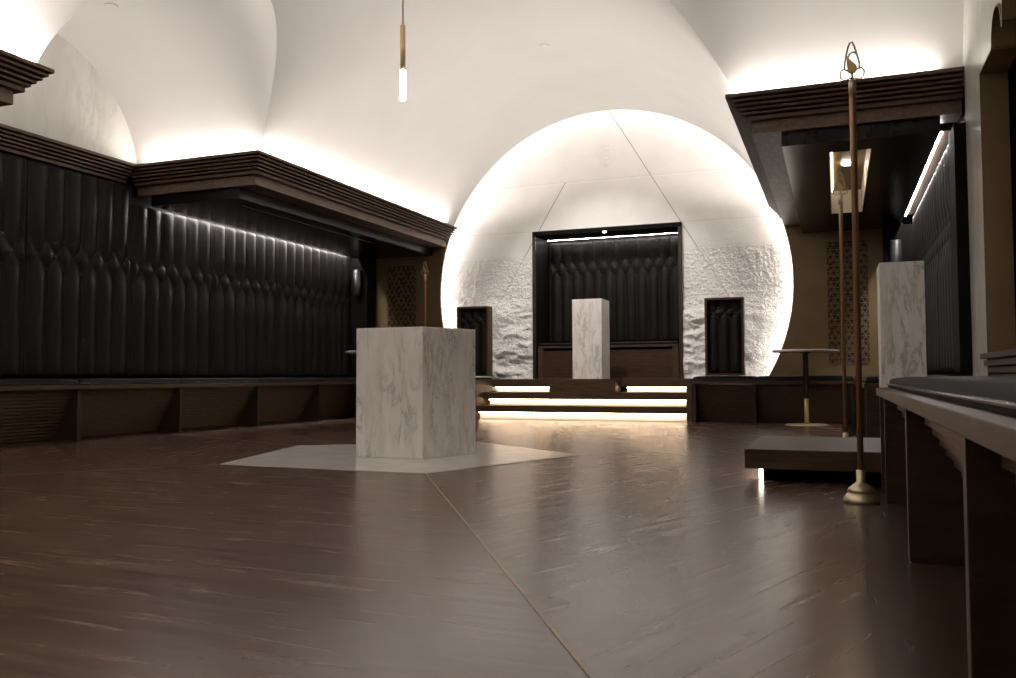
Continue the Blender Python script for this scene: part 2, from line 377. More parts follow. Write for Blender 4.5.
def canopy(sx, sy, label, coffer=True, wash=True):
    xf = XC+sx*A_X; yc = A_YF if sy > 0 else (A_YN if sx < 0 else 3.70); yend = Y_END-.005 if sy > 0 else Y_START+.005
    xw = XC+sx*(W_HALF-.001)
    t = thing('canopy', label, 'canopy', (xf, yc, 2.1), 'corner canopies')
    obj('cornice', sweep(MB(), cornice_profile(), xf, yc, sx, sy, yend, xw), M['wood_cornice'], t)
    obj('fascia', sweep(MB(), [(.16, 2.29), (.16, 2.20), (.37, 2.20), (.37, 2.29)], xf, yc, sx, sy, yend, xw), M['wood_fascia'], t)
    # black dropped frame and soffit with a long coffer
    ob = .36
    xa, xb = xf+sx*ob, xw-sx*.125
    ya, yb = yc+sy*.20, yend
    X0, X1 = min(xa, xb), max(xa, xb); Y0, Y1 = min(ya, yb), max(ya, yb)
    cx0, cx1 = sorted((XC+sx*2.64, XC+sx*2.93)) if sx > 0 else sorted((XC+sx*2.52, XC+sx*2.555)); cy0, cy1 = sorted((yc+sy*.50, yc+sy*3.05))
    mb = MB(); soffit_plate(mb, X0, X1, Y0, Y1, cx0, cx1, cy0, cy1, 2.10, 2.20)
    obj('soffit', mb, M['black'], t)
    cf = obj('coffer', MB().box(cx0, cx1, cy0, cy1, 2.33, 2.345), M['bronze'], t)
    inner, outer = (cx0, cx1) if sx > 0 else (cx1, cx0)
    obj('coffer_side', MB().box(inner-.006, inner+.006, cy0, cy1, 2.105, 2.33), M['brass'], cf)
    obj('coffer_side', MB().box(outer-.006, outer+.006, cy0, cy1, 2.105, 2.33), M['white_liner'], cf)
    obj('coffer_side', MB().box(cx0, cx1, cy1-.006, cy1+.006, 2.105, 2.33), M['white_liner'], cf)
    obj('coffer_side', MB().box(cx0, cx1, cy0-.006, cy0+.006, 2.105, 2.33), M['white_liner'], cf)
    if sx > 0: obj('light_strip', MB().box(inner+.012, inner+.024, cy0+.05, cy1-.05, 2.312, 2.322), M['led_coffer'], cf)
    obj('roof_board', MB().box(min(xf+sx*.15, xw), max(xf+sx*.15, xw), min(yc+sy*.15, yend), max(yc+sy*.15, yend), 2.348, 2.362), M['matte_black'], t)
    if wash:
        # light slot above the leather panel
        ws = sorted((xw-sx*.122, xw-sx*.004))
        wy0, wy1 = sorted((yc+sy*.50, yend-sy*.34))
        obj('wash_light', MB().box(xw-sx*.084, xw-sx*.098, wy0, wy1, 2.168, 2.176), M['led_cool'] if sy > 0 else M['led_dim'], t)
        obj('slot_lid', MB().box(ws[0], ws[1], wy0, wy1, 2.178, 2.20), M['wood_dark'], t)
    dl = obj('downlight', MB().lathe([(.045, 0), (.05, -.012), (.04, -.016)] if sx > 0 else [(.010, 0), (.012, -.006), (.01, -.008)], ((cx0+cx1)/2, yc+sy*1.86, 2.33), 24), M['led_disc'], cf)
    return t
cFR = canopy(1, 1, 'dark ridged wood canopy over the booth at right rear, beyond the brass rods')
cFL = canopy(-1, 1, 'dark ridged wood canopy over the booth at left rear, below the hanging lamp')
cNL = canopy(-1, -1, 'dark ridged wood canopy whose tip enters at the upper left edge', wash=False)
cNR = canopy(1, -1, 'dark ridged wood canopy over the near right bench')
# cornice on the left arm wall
mb = MB(); pr = cornice_profile(); xf = XC-W_HALF+.13
mb.loft([[(xf-o, A_YN-.0, z) for o, z in pr if o < .21], [(xf-o, A_YF+.0, z) for o, z in pr if o < .21]])
obj('trim_1', mb, M['wood_cornice'], kind='structure')

# ------------------------------------------------------------------ tufted leather panels
def tuft_panel(name, label, O, U, NRM, W, z0, z1, n, zlo, zhi, D=.05, edge=.03, cols=10, group=None, back=.02, cat='wall panel', btn=True, parent=None):
    """O: point (x,y) of the left end on the wall plane, U direction along, NRM outward."""
    w = (W-2*edge)/n; zm = (zlo+zhi)/2; p = .62
    ss = []
    if edge > 0: ss += [edge*i/5 for i in range(5)]
    ss += [edge+w*i/cols for i in range(n*cols+1)]
    if edge > 0: ss += [W-edge+edge*i/5 for i in range(1, 6)]
    zs = [z0+.04*((i/5)**2) for i in range(5)] + [z0+.04+(zlo-.10-z0-.04)*i/10 for i in range(10)] + [zlo-.10+.10*i/6 for i in range(6)] + [zlo+(zhi-zlo)*i/26 for i in range(26)] + [zhi+.10*i/6 for i in range(6)] + [zhi+.10+(z1-.04-zhi-.10)*i/8 for i in range(8)] + [z1-.04*((1-i/5)**2) for i in range(6)]
    rows = []
    for z in zs:
        r = []
        for s_ in ss:
            if edge > 0 and (s_ < edge-1e-9 or s_ > W-edge+1e-9):
                q = s_/edge if s_ < edge else (W-s_)/edge
                d = .45*max(0, math.sin(PI*q))**.5
            else:
                u = (s_-edge)/w-.5; v = (z-zm)/(zhi-zlo)
                if abs(v) <= .5: d = (abs(math.sin(PI*(u+v)))*abs(math.sin(PI*(u-v))))**(p*.5)
                else: d = abs(math.cos(PI*u))**p
                if abs(v) > .5:   # pleats pinch towards the buttons
                    e = min(1, (abs(v)-.5)*(zhi-zlo)/.10); d *= .72+.28*e
                else: d *= .72+.10*math.cos(PI*v)
            e = min(z-z0, z1-z)/.04
            if e < 1: d *= max(0, 1-(1-max(0, e))**2)**.5
            t = back+D*d
            r.append((O[0]+U[0]*s_+NRM[0]*t, O[1]+U[1]*s_+NRM[1]*t, z))
        rows.append(r)
    mb = MB(); mb.loft(rows, closed=False, caps=False, smooth=True)
    # back and sides so that the panel is solid
    c = [(O[0]+U[0]*s_, O[1]+U[1]*s_, z) for s_, z in ((0, z0), (W, z0), (W, z1), (0, z1))]
    f = [(O[0]+U[0]*s_+NRM[0]*back, O[1]+U[1]*s_+NRM[1]*back, z) for s_, z in ((0, z0), (W, z0), (W, z1), (0, z1))]
    mb.add(c+f, [(0, 1, 2, 3), (0, 4, 5, 1), (1, 5, 6, 2), (2, 6, 7, 3), (3, 7, 4, 0)])
    if parent is None:
        t = thing(name, label, cat, (O[0]+U[0]*W/2, O[1]+U[1]*W/2, z0), group)
        obj('cushioning', mb, M['leather'], t)
    else:
        t = obj(name, mb, M['leather'], parent)
    bm_ = None
    for row, zz in ((0, zlo), (.5, zm), (0, zhi)):
        for k in range(n+1):
            s_ = edge+w*(k+row)
            if s_ < edge+.01 or s_ > W-edge-.01: continue
            pos = Vector((O[0]+U[0]*s_+NRM[0]*(back+.010), O[1]+U[1]*s_+NRM[1]*(back+.010), zz))
            off = Vector((0, 0, 0)); q = t
            while q is not None: off += q.location; q = q.parent
            if bm_ is None:
                b = MB(); R = .016
                rings = []
                A = Vector((U[0], U[1], 0)); Nn = Vector((NRM[0], NRM[1], 0)); Z = Vector((0, 0, 1))
                for a in (-.5, .2, .6, .9): rings.append([A*(R*math.cos(a*PI/2)*math.cos(2*PI*j/10))+Z*(R*math.cos(a*PI/2)*math.sin(2*PI*j/10))+Nn*(R*.6*math.sin(a*PI/2)) for j in range(10)])
                b.loft(rings, True, True, True); bm_ = obj('button', b, M['button'], None); bo = bm_
            else: bo = bm_.copy(); C.objects.link(bo)
            bo.parent = t; bo.location = pos-off
    return t
PZ0 = .50
bays = [2.84, 3.95, 5.06, 6.17, 7.28, 8.39, 9.50]
plabels = {2.84: 'black tufted leather wall panel beneath the canopy tip at left, before the arm', 3.95: 'black tufted leather wall panel at the left edge, nearest under the marble lunette',
  5.06: 'black tufted leather wall panel in the left arm, between the picture edge panel and the canopy corner', 6.17: 'black tufted leather wall panel under the left rear canopy, first from the arm corner',
  7.28: 'black tufted leather wall panel under the left rear canopy, second from the arm corner', 8.39: 'black tufted leather wall panel under the left rear canopy, third from the arm corner'}
for y in bays[1:-1]:
    top = 2.145 if y > 6.1 else 2.30
    tuft_panel('tufted_wall_panel', plabels[y], (XL-.02, y+1.11), (0, -1), (1, 0), 1.11, PZ0, top-.03, 6, 1.385, 1.63, group='left wall leather panels')
tuft_panel('tufted_wall_panel', 'narrow black tufted leather wall panel in the left rear corner by the dark pilaster', (XL-.02, 10.02), (0, -1), (1, 0), .52, PZ0, 2.115, 3, 1.385, 1.63, group='left wall leather panels')
rl = {6.17: 'black tufted leather wall panel under the right rear canopy, nearest the marble wall', 7.28: 'black tufted leather wall panel under the right rear canopy, second from the marble wall',
      8.39: 'black tufted leather wall panel under the right rear canopy, behind the tall thin pedestal'}
for y in (6.40, 7.51, 8.62):
    k = {6.40: 6.17, 7.51: 7.28, 8.62: 8.39}[y]
    tuft_panel('tufted_wall_panel', rl[k], (XR+.02, y), (0, 1), (-1, 0), 1.11, PZ0, 2.115, 6, 1.385, 1.63, group='right wall leather panels')
obj('trim_2', MB().box(XR-.07, XR+.0195, 6.11, 6.395, .50, 2.095), M['matte_black'], kind='structure')
# black pilasters at the rear corners
obj('trim_3', MB().box(XL, XL+.275, 10.03, 10.265, 0.5, 2.095), M['matte_black'], kind='structure')
obj('trim_4', MB().box(XR-.305, XR, 10.03, 10.265, 0.5, 2.095), M['matte_black'], kind='structure')
for x, lab in ((XL+.16, 'small dark cylinder light on the black pilaster at the left rear'), (XR-.19, 'small dark cylinder light on the black pilaster at the right rear')):
    t = thing('cylinder_sconce', lab, 'wall light', (x, 9.98, 1.75), 'cylinder wall lights')
    obj('shade', MB().lathe([(.045, -.17), (.055, -.17), (.055, .17), (.045, .17)], (x, 9.965, 1.75), 24), simple('gunmetal', (.055, .055, .055), .4, .3), t)
    obj('bracket', MB().box(x-.02, x+.02, 10.01, 10.035, 1.70, 1.80), M['steel_dark'], t)

# ------------------------------------------------------------------ benches
def bench(name, label, P0, U, T, length, fins, depth, seat_h=.43, end_fin=True):
    """P0 front-left point, U along, T towards the wall."""
    def mp(s, t, z): return (P0[0]+U[0]*s+T[0]*t, P0[1]+U[1]*s+T[1]*t, z)
    def pbox(mb, s0, s1, t0, t1, z0, z1):
        a, b = mp(s0, t0, z0), mp(s1, t1, z1); return mb.box(a[0], b[0], a[1], b[1], z0, z1)
    t_ = thing(name, label, 'bench', mp(length/2, depth/2, 0), 'built-in benches')
    obj('seat_board', pbox(MB(), 0, length, -.012, depth, seat_h-.032, seat_h), M['wood'], t_, bevel=.003)
    for f in fins:
        f = min(max(f, .018), length-.018)
        obj('divider', pbox(MB(), f-.018, f+.018, 0, depth-.02, 0, seat_h-.033), M['wood_dark'], t_, bevel=.002)
    fs = sorted(fins)
    for a, b in zip(fs[:-1], fs[1:]):
        nn = 15; prof = []
        zt, zb, tt, tb = seat_h-.034, .0, .028, .27
        for i in range(nn):
            za, zc = zt+(zb-zt)*i/nn, zt+(zb-zt)*(i+1)/nn; ta = tt+(tb-tt)*i/nn
            tc = tt+(tb-tt)*(i+1)/nn; st = (zc-za)
            prof += [(ta, za), (ta, za+st*.6), (tc+.022, za+st*.6), (tc+.022, zc)]
        prof += [(tb+.05, zb), (tt+.05, zt)]
        mb = MB(); mb.loft([[mp(a+.018, t, z) for t, z in prof], [mp(b-.018, t, z) for t, z in prof]])
        obj('slatted_front', mb, M['wood_slat'], t_)
    return t_, mp
def cushion(label, mp, s0, s1, t0, t1, group, z0=.431, z1=.483):
    a, b = mp(s0+.004, t0, 0), mp(s1-.004, t1, 0)
    x0, x1 = sorted((a[0], b[0])); y0, y1 = sorted((a[1], b[1]))
    t = thing('bench_cushion', label, 'cushion', ((x0+x1)/2, (y0+y1)/2, z0), group)
    # softly domed pad
    nx, ny = 14, 14; mb = MB(); rows = []
    def sup(q): return max(0, 1-abs(q)**7)
    for i in range(nx+1):
        r = []
        for j in range(ny+1):
            u = math.sin(PI/2*(2*i/nx-1)); v = math.sin(PI/2*(2*j/ny-1))
            h = (sup(u)*sup(v))**.14
            r.append(((x0+x1)/2+u*(x1-x0)/2, (y0+y1)/2+v*(y1-y0)/2, z0+.012+(z1-z0-.012)*h))
        rows.append(r)
    mb.loft(rows, closed=False, caps=False, smooth=True)
    loop = [rows[i][0] for i in range(nx+1)]+[rows[nx][j] for j in range(1, ny+1)]+[rows[i][ny] for i in range(nx-1, -1, -1)]+[rows[0][j] for j in range(ny-1, 0, -1)]
    mb.loft([[(x, y, z0) for x, y, z in loop], loop], True, False, True)
    obj('pad', mb, M['cushion'], t)
    lp = [(x, y, z0+.012) for x, y, z in loop]
    obj('piping', MB().tube(lp, .005, 6, closed=True), M['button'], t)
    return t
DEP = .60
BL = XC-2.84; BR = XC+2.84
# left wall bench, from the near end to the rear corner
y0 = 2.82; ln = 10.26-y0
b1, mpL = bench('wall_bench', 'long built-in dark wood bench running along the left leather wall', (BL, y0), (0, 1), (-1, 0), ln, [b-y0 for b in bays]+[ln], DEP)
cl = {2.84: 'black leather bench cushion on the left bench, nearest one before the arm', 3.95: 'black leather bench cushion on the left bench, at the left edge of the picture', 5.06: 'black leather bench cushion on the left bench, second from the picture edge',
      6.17: 'black leather bench cushion on the left bench, third from the picture edge', 7.28: 'black leather bench cushion on the left bench, fourth from the picture edge', 8.39: 'black leather bench cushion on the left bench, fifth from the picture edge'}
for a, b in zip(bays[:-1], bays[1:]): cushion(cl[a], mpL, a-y0, b-y0, .0, DEP-.06, 'left bench cushions')
cushion('black leather bench cushion in the left rear corner, behind the big plinth', mpL, 9.5-y0, ln-.02, .0, DEP-.06, 'left bench cushions')
# rear benches either side of the dais
BY = 9.14; DX0, DX1 = -3.90, -1.49
b2, mpB = bench('wall_bench', 'short built-in dark wood bench left of the lit dais, behind the big plinth', (BL+.015, BY), (1, 0), (0, 1), DX0-.065-BL-.015, [0.018, DX0-.065-BL-.015], DEP)
cushion('black leather bench cushion left of the lit dais', mpB, 0, DX0-.065-BL-.015, 0, .72, 'rear bench cushions')
lnr = BR-.015-(DX1+.065)
b3, mpR = bench('wall_bench', 'built-in dark wood bench right of the lit dais, behind the small round table', (DX1+.065, BY), (1, 0), (0, 1), lnr, [0.018, -.80-(DX1+.065), lnr], DEP)
cushion('black leather bench cushion right of the dais, below the small tufted backrest', mpR, 0, -.80-(DX1+.065), 0, .72, 'rear bench cushions')
cushion('black leather bench cushion behind the small round table', mpR, -.80-(DX1+.065), lnr, 0, .72, 'rear bench cushions')
# right wall bench under the far canopy
b4, mpF = bench('wall_bench', 'built-in dark wood bench along the right wall, beyond the platform', (BR, 6.12), (0, 1), (1, 0), 10.26-6.12, [0.0, 1.11, 2.22, 3.02, 4.14], DEP-.02)
for i, (a, b) in enumerate(((0, 1.11), (1.11, 2.22), (2.22, 3.02), (3.02, 4.12))):
    cushion('black leather bench cushion along the right wall beyond the platform, ' + ('nearest', 'second', 'third', 'farthest')[i] + ' of four', mpF, a, b, 0, DEP-.08, 'right rear bench cushions')
# right near bench
yb = 3.95
nf = [yb-2.48-1.11*2, yb-2.48-1.11+0, yb-2.48]
b5, mpN = bench('wall_bench', 'built-in dark wood bench at the right edge, closest to the viewer', (BR-.01, yb), (0, -1), (1, 0), 3.95+.6, [0.018, .37, yb-2.48, yb-1.37, yb-.26, 3.95+.6], DEP-.01)
cushion('thick black leather cushion on the near right bench beside the slim marble pedestal', mpN, .02, 4.2, 0.032, DEP-.06, None, z1=.477)

# ------------------------------------------------------------------ rear wall: bronze with circular opening, stone disc, halo
mb = MB()
def circ_x(z, s): return XC+s*math.sqrt(max(0, RB*RB-(z-HB)**2))
for s in (-1, 1):
    zs = [.0+2.30*i/40 for i in range(41)]
    A = [(circ_x(z, s), z) for z in zs]; xo = XC+s*(W_HALF-.1)
    fr = [[(x, Y_END-.002, z) for x, z in A], [(xo, Y_END-.002, z) for x, z in A]]
    bk = [[(x, Y_END+.028, z) for x, z in A], [(xo, Y_END+.028, z) for x, z in A]]
    o = obj('wall_back_left' if s < 0 else 'wall_back_right', MB().loft([[fr[0][i], fr[1][i], bk[1][i], bk[0][i]] for i in range(41)]), M['bronze'], kind='structure')
def screen(s, label):
    x0, x1 = sorted((XC+s*2.585, XC+s*3.005)); z0, z1 = .62, 1.98; y = Y_END-.004
    t = thing('perforated_screen', label, 'screen', ((x0+x1)/2, y, z0), 'bronze perforated screens')
    obj('backing', MB().box(x0, x1, y-.006, y-.001, z0, z1), M['wood_dark'], t)
    mb = MB(); a = .07; h = a*math.sqrt(3)/2; wbar = .008
    def bar(p, q):
        # clip to the rectangle, then a flat bar
        (xa, za), (xb, zb) = p, q; t0, t1 = 0., 1.
        for d, lo, hi, o_ in ((xb-xa, x0, x1, xa), (zb-za, z0, z1, za)):
            if abs(d) < 1e-9:
                if not (lo <= o_ <= hi): return
                continue
            u, v = (lo-o_)/d, (hi-o_)/d
            if u > v: u, v = v, u
            t0, t1 = max(t0, u), min(t1, v)
        if t0 >= t1: return
        P = Vector((xa+(xb-xa)*t0, za+(zb-za)*t0)); Q = Vector((xa+(xb-xa)*t1, za+(zb-za)*t1)); d = (Q-P).normalized(); n = Vector((-d.y, d.x))*wbar/2
        c = [P-n, Q-n, Q+n, P+n]
        mb.loft([[(k.x, y-.008, k.y) for k in c], [(k.x, y-.018, k.y) for k in c]])
    nrow = int((z1-z0)/h)+1
    for i in range(nrow+1): bar((x0, z0+i*h), (x1, z0+i*h))
    for i in range(-40, 60):
        xx = x0+i*a
        bar((xx, z0), (xx+(z1-z0)/math.tan(PI/3), z1)); bar((xx, z0), (xx-(z1-z0)/math.tan(PI/3), z1))
    # solid rosettes on alternate triangles
    for i in range(nrow):
        for k in range(-1, 8):
            cx = x0+a*(k+.5*(i % 2))+a/2; cz = z0+h*i+h/3
            if x0+.02 < cx < x1-.02 and cz < z1-.03 and (k+i) % 3 != 0:
                tri = [(cx+.020*math.cos(PI/2+2*PI*j/3), cz+.020*math.sin(PI/2+2*PI*j/3)) for j in range(3)]
                mb.loft([[(px, y-.008, pz) for px, pz in tri], [(px, y-.016, pz) for px, pz in tri]])
    obj('lattice', mb, M['bronze'], t)
screen(-1, 'bronze screen with small triangular perforations left of the glowing disc')
screen(1, 'bronze screen with small triangular perforations right of the disc, behind the thin rods')
# stone disc with relief
YP = 10.50; OX0, OX1, OZ = XC-.962, XC+.898, 2.33
RP = 2.40
disc = thing('stone_disc', 'glowing white carved stone disc filling the end of the room', 'stone relief', (XC, YP, 0))
def relief(x, z):
    d = 0.0
    edge_ = min(1, max(.15, (2.15-math.hypot(x-XC, z-HB))/.35))
    rough = min(1, max(0, (2.06-z)/.10)); rock = min(1, max(0, (1.52-z)/.30))
    p = Vector((x, z, 0))
    d += .004*noise.fractal(p*2.2, 1.0, 2.0, 4)
    if rough > 0:
        pit = abs(noise.noise(p*24))*.8+abs(noise.noise(p*47+Vector((3, 1, 0))))*.5
        d += rough*(1-rock*.45)*.044*(pit-.35)
    if rock > 0:
        q = Vector((x*1.6, z*3.6, 0)); r1 = noise.fractal(q*1.1, .9, 2.1, 6)
        rid = 1-abs(noise.noise(Vector((x*1.4, z*4.2, 5))+Vector((.4*noise.noise(p*3), .4*noise.noise(p*3+Vector((9, 0, 0))), 0))))*2
        d += rock*edge_*(.060*r1+.050*rid+.026*(1-2*abs(noise.noise(Vector((x*5, z*11, 2)))))+.010*noise.noise(p*16))
    # joints
    for jz, wob in ((2.98, 0), (2.37, 0), (2.02, .012), (1.71, .02)):
        dz = abs(z-jz-wob*noise.noise(Vector((x*3, jz, 0))))
        if dz < .009: d -= .0015*(1-dz/.009)
    if z > 1.35:
        for s in (-1, 1):
            xl = XC+s*(3.90-z)*.60; dd = abs(x-xl)*.86
            if dd < .009: d -= .002*(1-dd/.009)
    # step: upper block set slightly back, middle course slightly proud
    d += .004*min(1, max(0, (2.98-z)/.02))
    ex = min(abs(x-OX0), abs(x-OX1))
    if z < OZ+.05: d = d*min(1, ex/.10+.12)
    return d
step = .0145
def lin(a, b):
    n = max(1, round((b-a)/step)); return [a+(b-a)*i/n for i in range(n)]
xs = lin(XC-RP, OX0)+lin(OX0, OX1)+lin(OX1, XC+RP)+[XC+RP]
zs = lin(.30, OZ)+lin(OZ, HB+RP)+[HB+RP]
idx = {}; mb = MB()
def vid(i, j):
    k = (i, j)
    if k not in idx:
        x, z = xs[i], zs[j]; idx[k] = len(mb.v)
        mb.v.append((x, YP-relief(x, z), z))
    return idx[k]
for i in range(len(xs)-1):
    for j in range(len(zs)-1):
        xm, zm = (xs[i]+xs[i+1])/2, (zs[j]+zs[j+1])/2
        if (xm-XC)**2+(zm-HB)**2 > RP*RP: continue
        if OX0 < xm < OX1 and zm < OZ: continue
        mb.f.append([vid(i, j), vid(i+1, j), vid(i+1, j+1), vid(i, j+1)]); mb.sm.append(True)
obj('relief_face', mb, M['stone_face'], disc)
mb = MB()
ann = [PI*2*i/96 for i in range(97)]
obj('backing', MB().loft([[(XC+(RP)*math.cos(a), YP+.25, HB+RP*math.sin(a)) for a in ann[:-1]], [(XC+(RP+.02)*math.cos(a), YP+.27, HB+(RP+.02)*math.sin(a)) for a in ann[:-1]]], True, False), M['stone'], disc)
# carved G emblem in a ring
cu = bpy.data.curves.new('emblem_letter', 'FONT'); cu.body = 'G'; cu.size = .19; cu.extrude = .006; cu.bevel_depth = .002; cu.align_x = 'CENTER'; cu.align_y = 'CENTER'
em = bpy.data.objects.new('emblem_letter', cu); C.objects.link(em); em.parent = disc; em.rotation_euler = (PI/2, 0, 0)
cu.materials.append(M['stone'])
bpy.context.view_layer.update()
me_ = bpy.data.meshes.new_from_object(em.evaluated_get(bpy.context.evaluated_depsgraph_get()))
bpy.data.objects.remove(em)
em = bpy.data.objects.new('emblem_letter', me_); C.objects.link(em); em.parent = disc; em.rotation_euler = (PI/2, 0, 0)
em.location = Vector((-2.68, YP-.012, 3.29))-disc.location
ring = MB().tube([(-2.68+.125*math.cos(a), YP-.003, 3.29+.125*math.sin(a)) for a in ann[:-1:2]], .005, 8, True)
ring.tube([(-2.74, YP-.006, 3.185), (-2.68, YP-.006, 3.13), (-2.62, YP-.006, 3.185)], .005)
obj('emblem_ring', ring, M['stone'], disc)
# halo: light ring hidden behind the lip of the vault, and the casing that closes it
halo = thing('halo_light', 'ring of white light around the edge of the carved stone disc', 'light', (XC, Y_END+.05, HB))
a0_, a1_ = math.asin((.42-HB)/2.33), PI-math.asin((.42-HB)/2.33)
arc = [a0_+(a1_-a0_)*i/96 for i in range(97)]
def ringband(r0, r1, y0, y1):
    return MB().loft([[(XC+r0*math.cos(a), y0, HB+r0*math.sin(a)), (XC+r1*math.cos(a), y0, HB+r1*math.sin(a)), (XC+r1*math.cos(a), y1, HB+r1*math.sin(a)), (XC+r0*math.cos(a), y1, HB+r0*math.sin(a))] for a in arc])
for lo, hi, mt in ((0, 24, 'led_ring'), (24, 72, 'led_ring_top'), (72, 96, 'led_ring')):
    full = arc; arc = full[lo:hi+1]
    obj('light_arc', ringband(2.30, 2.325, Y_END+.050, Y_END+.062), M[mt], halo); arc = full
obj('casing', ringband(2.335, 2.36, Y_END-.0, YP+.02), M['plaster'], halo)
obj('lip', ringband(RB, 2.34, Y_END+.002, Y_END+.022), M['plaster'], halo)

# ------------------------------------------------------------------ alcove
al = thing('alcove', 'dark alcove opening in the middle of the stone disc', 'alcove', (XC, 10.43, .455))
YA0, YA1 = 10.45, 11.0
obj('jamb', MB().box(OX0-.03, OX0+.012, YA0+.02, YA1, .455, OZ+.03), M['matte_black'], al)
obj('jamb_edge', MB().box(OX0-.03, OX0+.012, YA0, YA0+.019, .455, OZ-.027), M['wood_dark'], al)
obj('jamb', MB().box(OX1-.012, OX1+.03, YA0+.02, YA1, .455, OZ+.03), M['matte_black'], al)
obj('jamb_edge', MB().box(OX1-.012, OX1+.03, YA0, YA0+.019, .455, OZ-.027), M['wood_dark'], al)
obj('header', MB().box(OX0-.03, OX1+.03, YA0, YA1-.11, OZ-.026, OZ+.03), M['matte_black'], al)
obj('back_board', MB().box(OX0-.03, OX1+.03, YA1, YA1+.02, .455, OZ+.03), M['matte_black'], al)
obj('wash_light', MB().box(OX0+.03, OX1-.03, YA1-.10, YA1-.092, OZ-.0265, OZ-.0235), M['led_alcove'], al)
obj('slot_lid', MB().box(OX0-.03, OX1+.03, YA1-.11, YA1, OZ-.015, OZ+.03), M['matte_black'], al)
obj('downlight', MB().lathe([(.022, 0), (.025, -.008), (.018, -.012)], (XC-.03, 10.455, OZ-.026), 20), M['led_spot'], al)
tuft_panel('tufted_back_panel', 'black tufted leather back panel inside the alcove', (OX0+.03, YA1-.001), (1, 0), (0, -1), OX1-OX0-.06, .93, OZ-.045, 12, 1.79, 2.04, D=.04, edge=.02, cols=8, cat='back panel')
ab = thing('alcove_bench', 'dark wood bench with thin black cushion inside the alcove', 'bench', (XC, 10.6, .455), 'built-in benches')
obj('seat_board', MB().box(OX0+.028, OX1-.028, 10.48, YA1-.02, .845, .875), M['wood_x'], ab, bevel=.003)
obj('cushion', MB().box(OX0+.035, OX1-.035, 10.485, YA1-.05, .876, .915), M['leather'], ab, bevel=.015)
mb = MB()
for i in range(12): mb.box(OX0+.10, OX1-.10, 10.50+.004*(i % 2), 10.52, .457+.030*i, .457+.030*i+.026)
obj('slatted_front', mb, M['wood_x'], ab)
obj('bench_post', MB().box(OX0+.028, OX0+.10, 10.485, 10.53, .4555, .845), M['wood'], ab)
obj('bench_post', MB().box(OX1-.10, OX1-.028, 10.485, 10.53, .4555, .845), M['wood'], ab)

# ------------------------------------------------------------------ dais
da = thing('dais', 'stepped dark wood dais with glowing light slots below the alcove', 'dais', (XC, 9.7, 0))
T = .088
CB0, CB1 = XC-.43, XC+.345
def st(y, ztop, zb, y1=10.42): return MB().box(DX0, DX1, y, y1, ztop-T, ztop)
TOP = .454
obj('step', MB().box(DX0, DX1, 9.15, 9.55, .083, .157), M['wood_x'], da, bevel=.002)
obj('step', MB().box(DX0, DX1, 9.41, 9.85, .224, .304), M['wood_x'], da, bevel=.002)
obj('platform_top', MB().box(DX0-.06, DX1+.06, 9.67, 10.46, .362, TOP), M['wood_x'], da, bevel=.002)
obj('centre_block', MB().box(CB0, CB1, 9.412, 9.69, .305, TOP-.0005), M['wood_x'], da, bevel=.002)
obj('body', MB().box(DX0, DX1, 9.30, 10.40, 0, .082).box(DX0, DX1, 9.56, 10.40, .158, .223).box(DX0, DX1, 9.86, 10.40, .2, .361), M['wood_dark'], da)
for x0, x1 in ((DX0-.06, DX0-.001), (DX1+.001, DX1+.06)):
    obj('side_panel', MB().box(x0, x1, 9.15, 9.669, 0, TOP), M['wood'], da, bevel=.002)
def slot(x0, x1, y, z0, z1):
    ri = obj('riser', MB().box(x0, x1, y, y+.012, z0, z1), M['white_liner'], da)
    obj('light_strip', MB().box(x0+.005, x1-.005, y-.045, y-.033, z1-.009, z1-.002), M['led_step'], ri)
slot(DX0+.02, DX1+.0, 9.22, .001, .082)
slot(DX0+.04, DX1-.012, 9.48, .158, .223)
slot(DX0+.02, CB0-.002, 9.74, .305, .361)
slot(CB1+.06, DX1-.012, 9.74, .305, .361)

# backrests on the rear benches
for x0, lab in ((XC-1.72, 'small wood-framed tufted leather backrest left of the alcove, partly behind the big plinth'), (XC+1.30, 'small wood-framed tufted leather backrest right of the alcove')):
    t = thing('framed_backrest', lab, 'backrest', (x0+.21, 9.78, .49), 'framed backrests on the rear benches')
    x1 = x0+.42; ya, yb_ = 9.69, 9.83; zt = 1.35; zb = .49
    mb = MB().box(x0, x0+.026, ya, yb_, zb, zt).box(x1-.026, x1, ya, yb_, zb, zt).box(x0+.026, x1-.026, ya, yb_, zt-.026, zt).box(x0+.026, x1-.026, ya, yb_, zb, zb+.02)
    obj('frame', mb, M['wood'], t, bevel=.002)
    obj('back_board', MB().box(x0+.026, x1-.026, yb_-.03, yb_-.005, zb+.02, zt-.026), M['wood_dark'], t)
    tuft_panel('upholstery', '', (x0+.028, yb_-.045), (1, 0), (0, -1), x1-x0-.056, zb+.022, zt-.028, 3, 1.12, 1.24, D=.035, edge=0, cols=8, back=.02, parent=t)

# ------------------------------------------------------------------ pedestals and plinth
pl = obj('marble_plinth', MB().prism(pent((-2.487, 4.848), .388, -.03), .003, .779), M['marble'], bevel=.004)
tag(pl, 'large five-sided veined white marble plinth standing on the white floor inlay', 'plinth')
p1 = obj('marble_pedestal', MB().box(XC-.185, XC+.165, 9.53, 9.89, TOP+.0005, 1.375), M['marble'], bevel=.004)
tag(p1, 'square white marble pedestal on the dais in front of the alcove', 'pedestal', 'square marble pedestals')
p2 = obj('marble_pedestal', MB().box(.180, .358, 4.06, 4.30, .1505, .972), M['marble'], bevel=.003)
tag(p2, 'slim white marble pedestal standing on the low platform at right behind the near bench', 'pedestal', 'square marble pedestals')

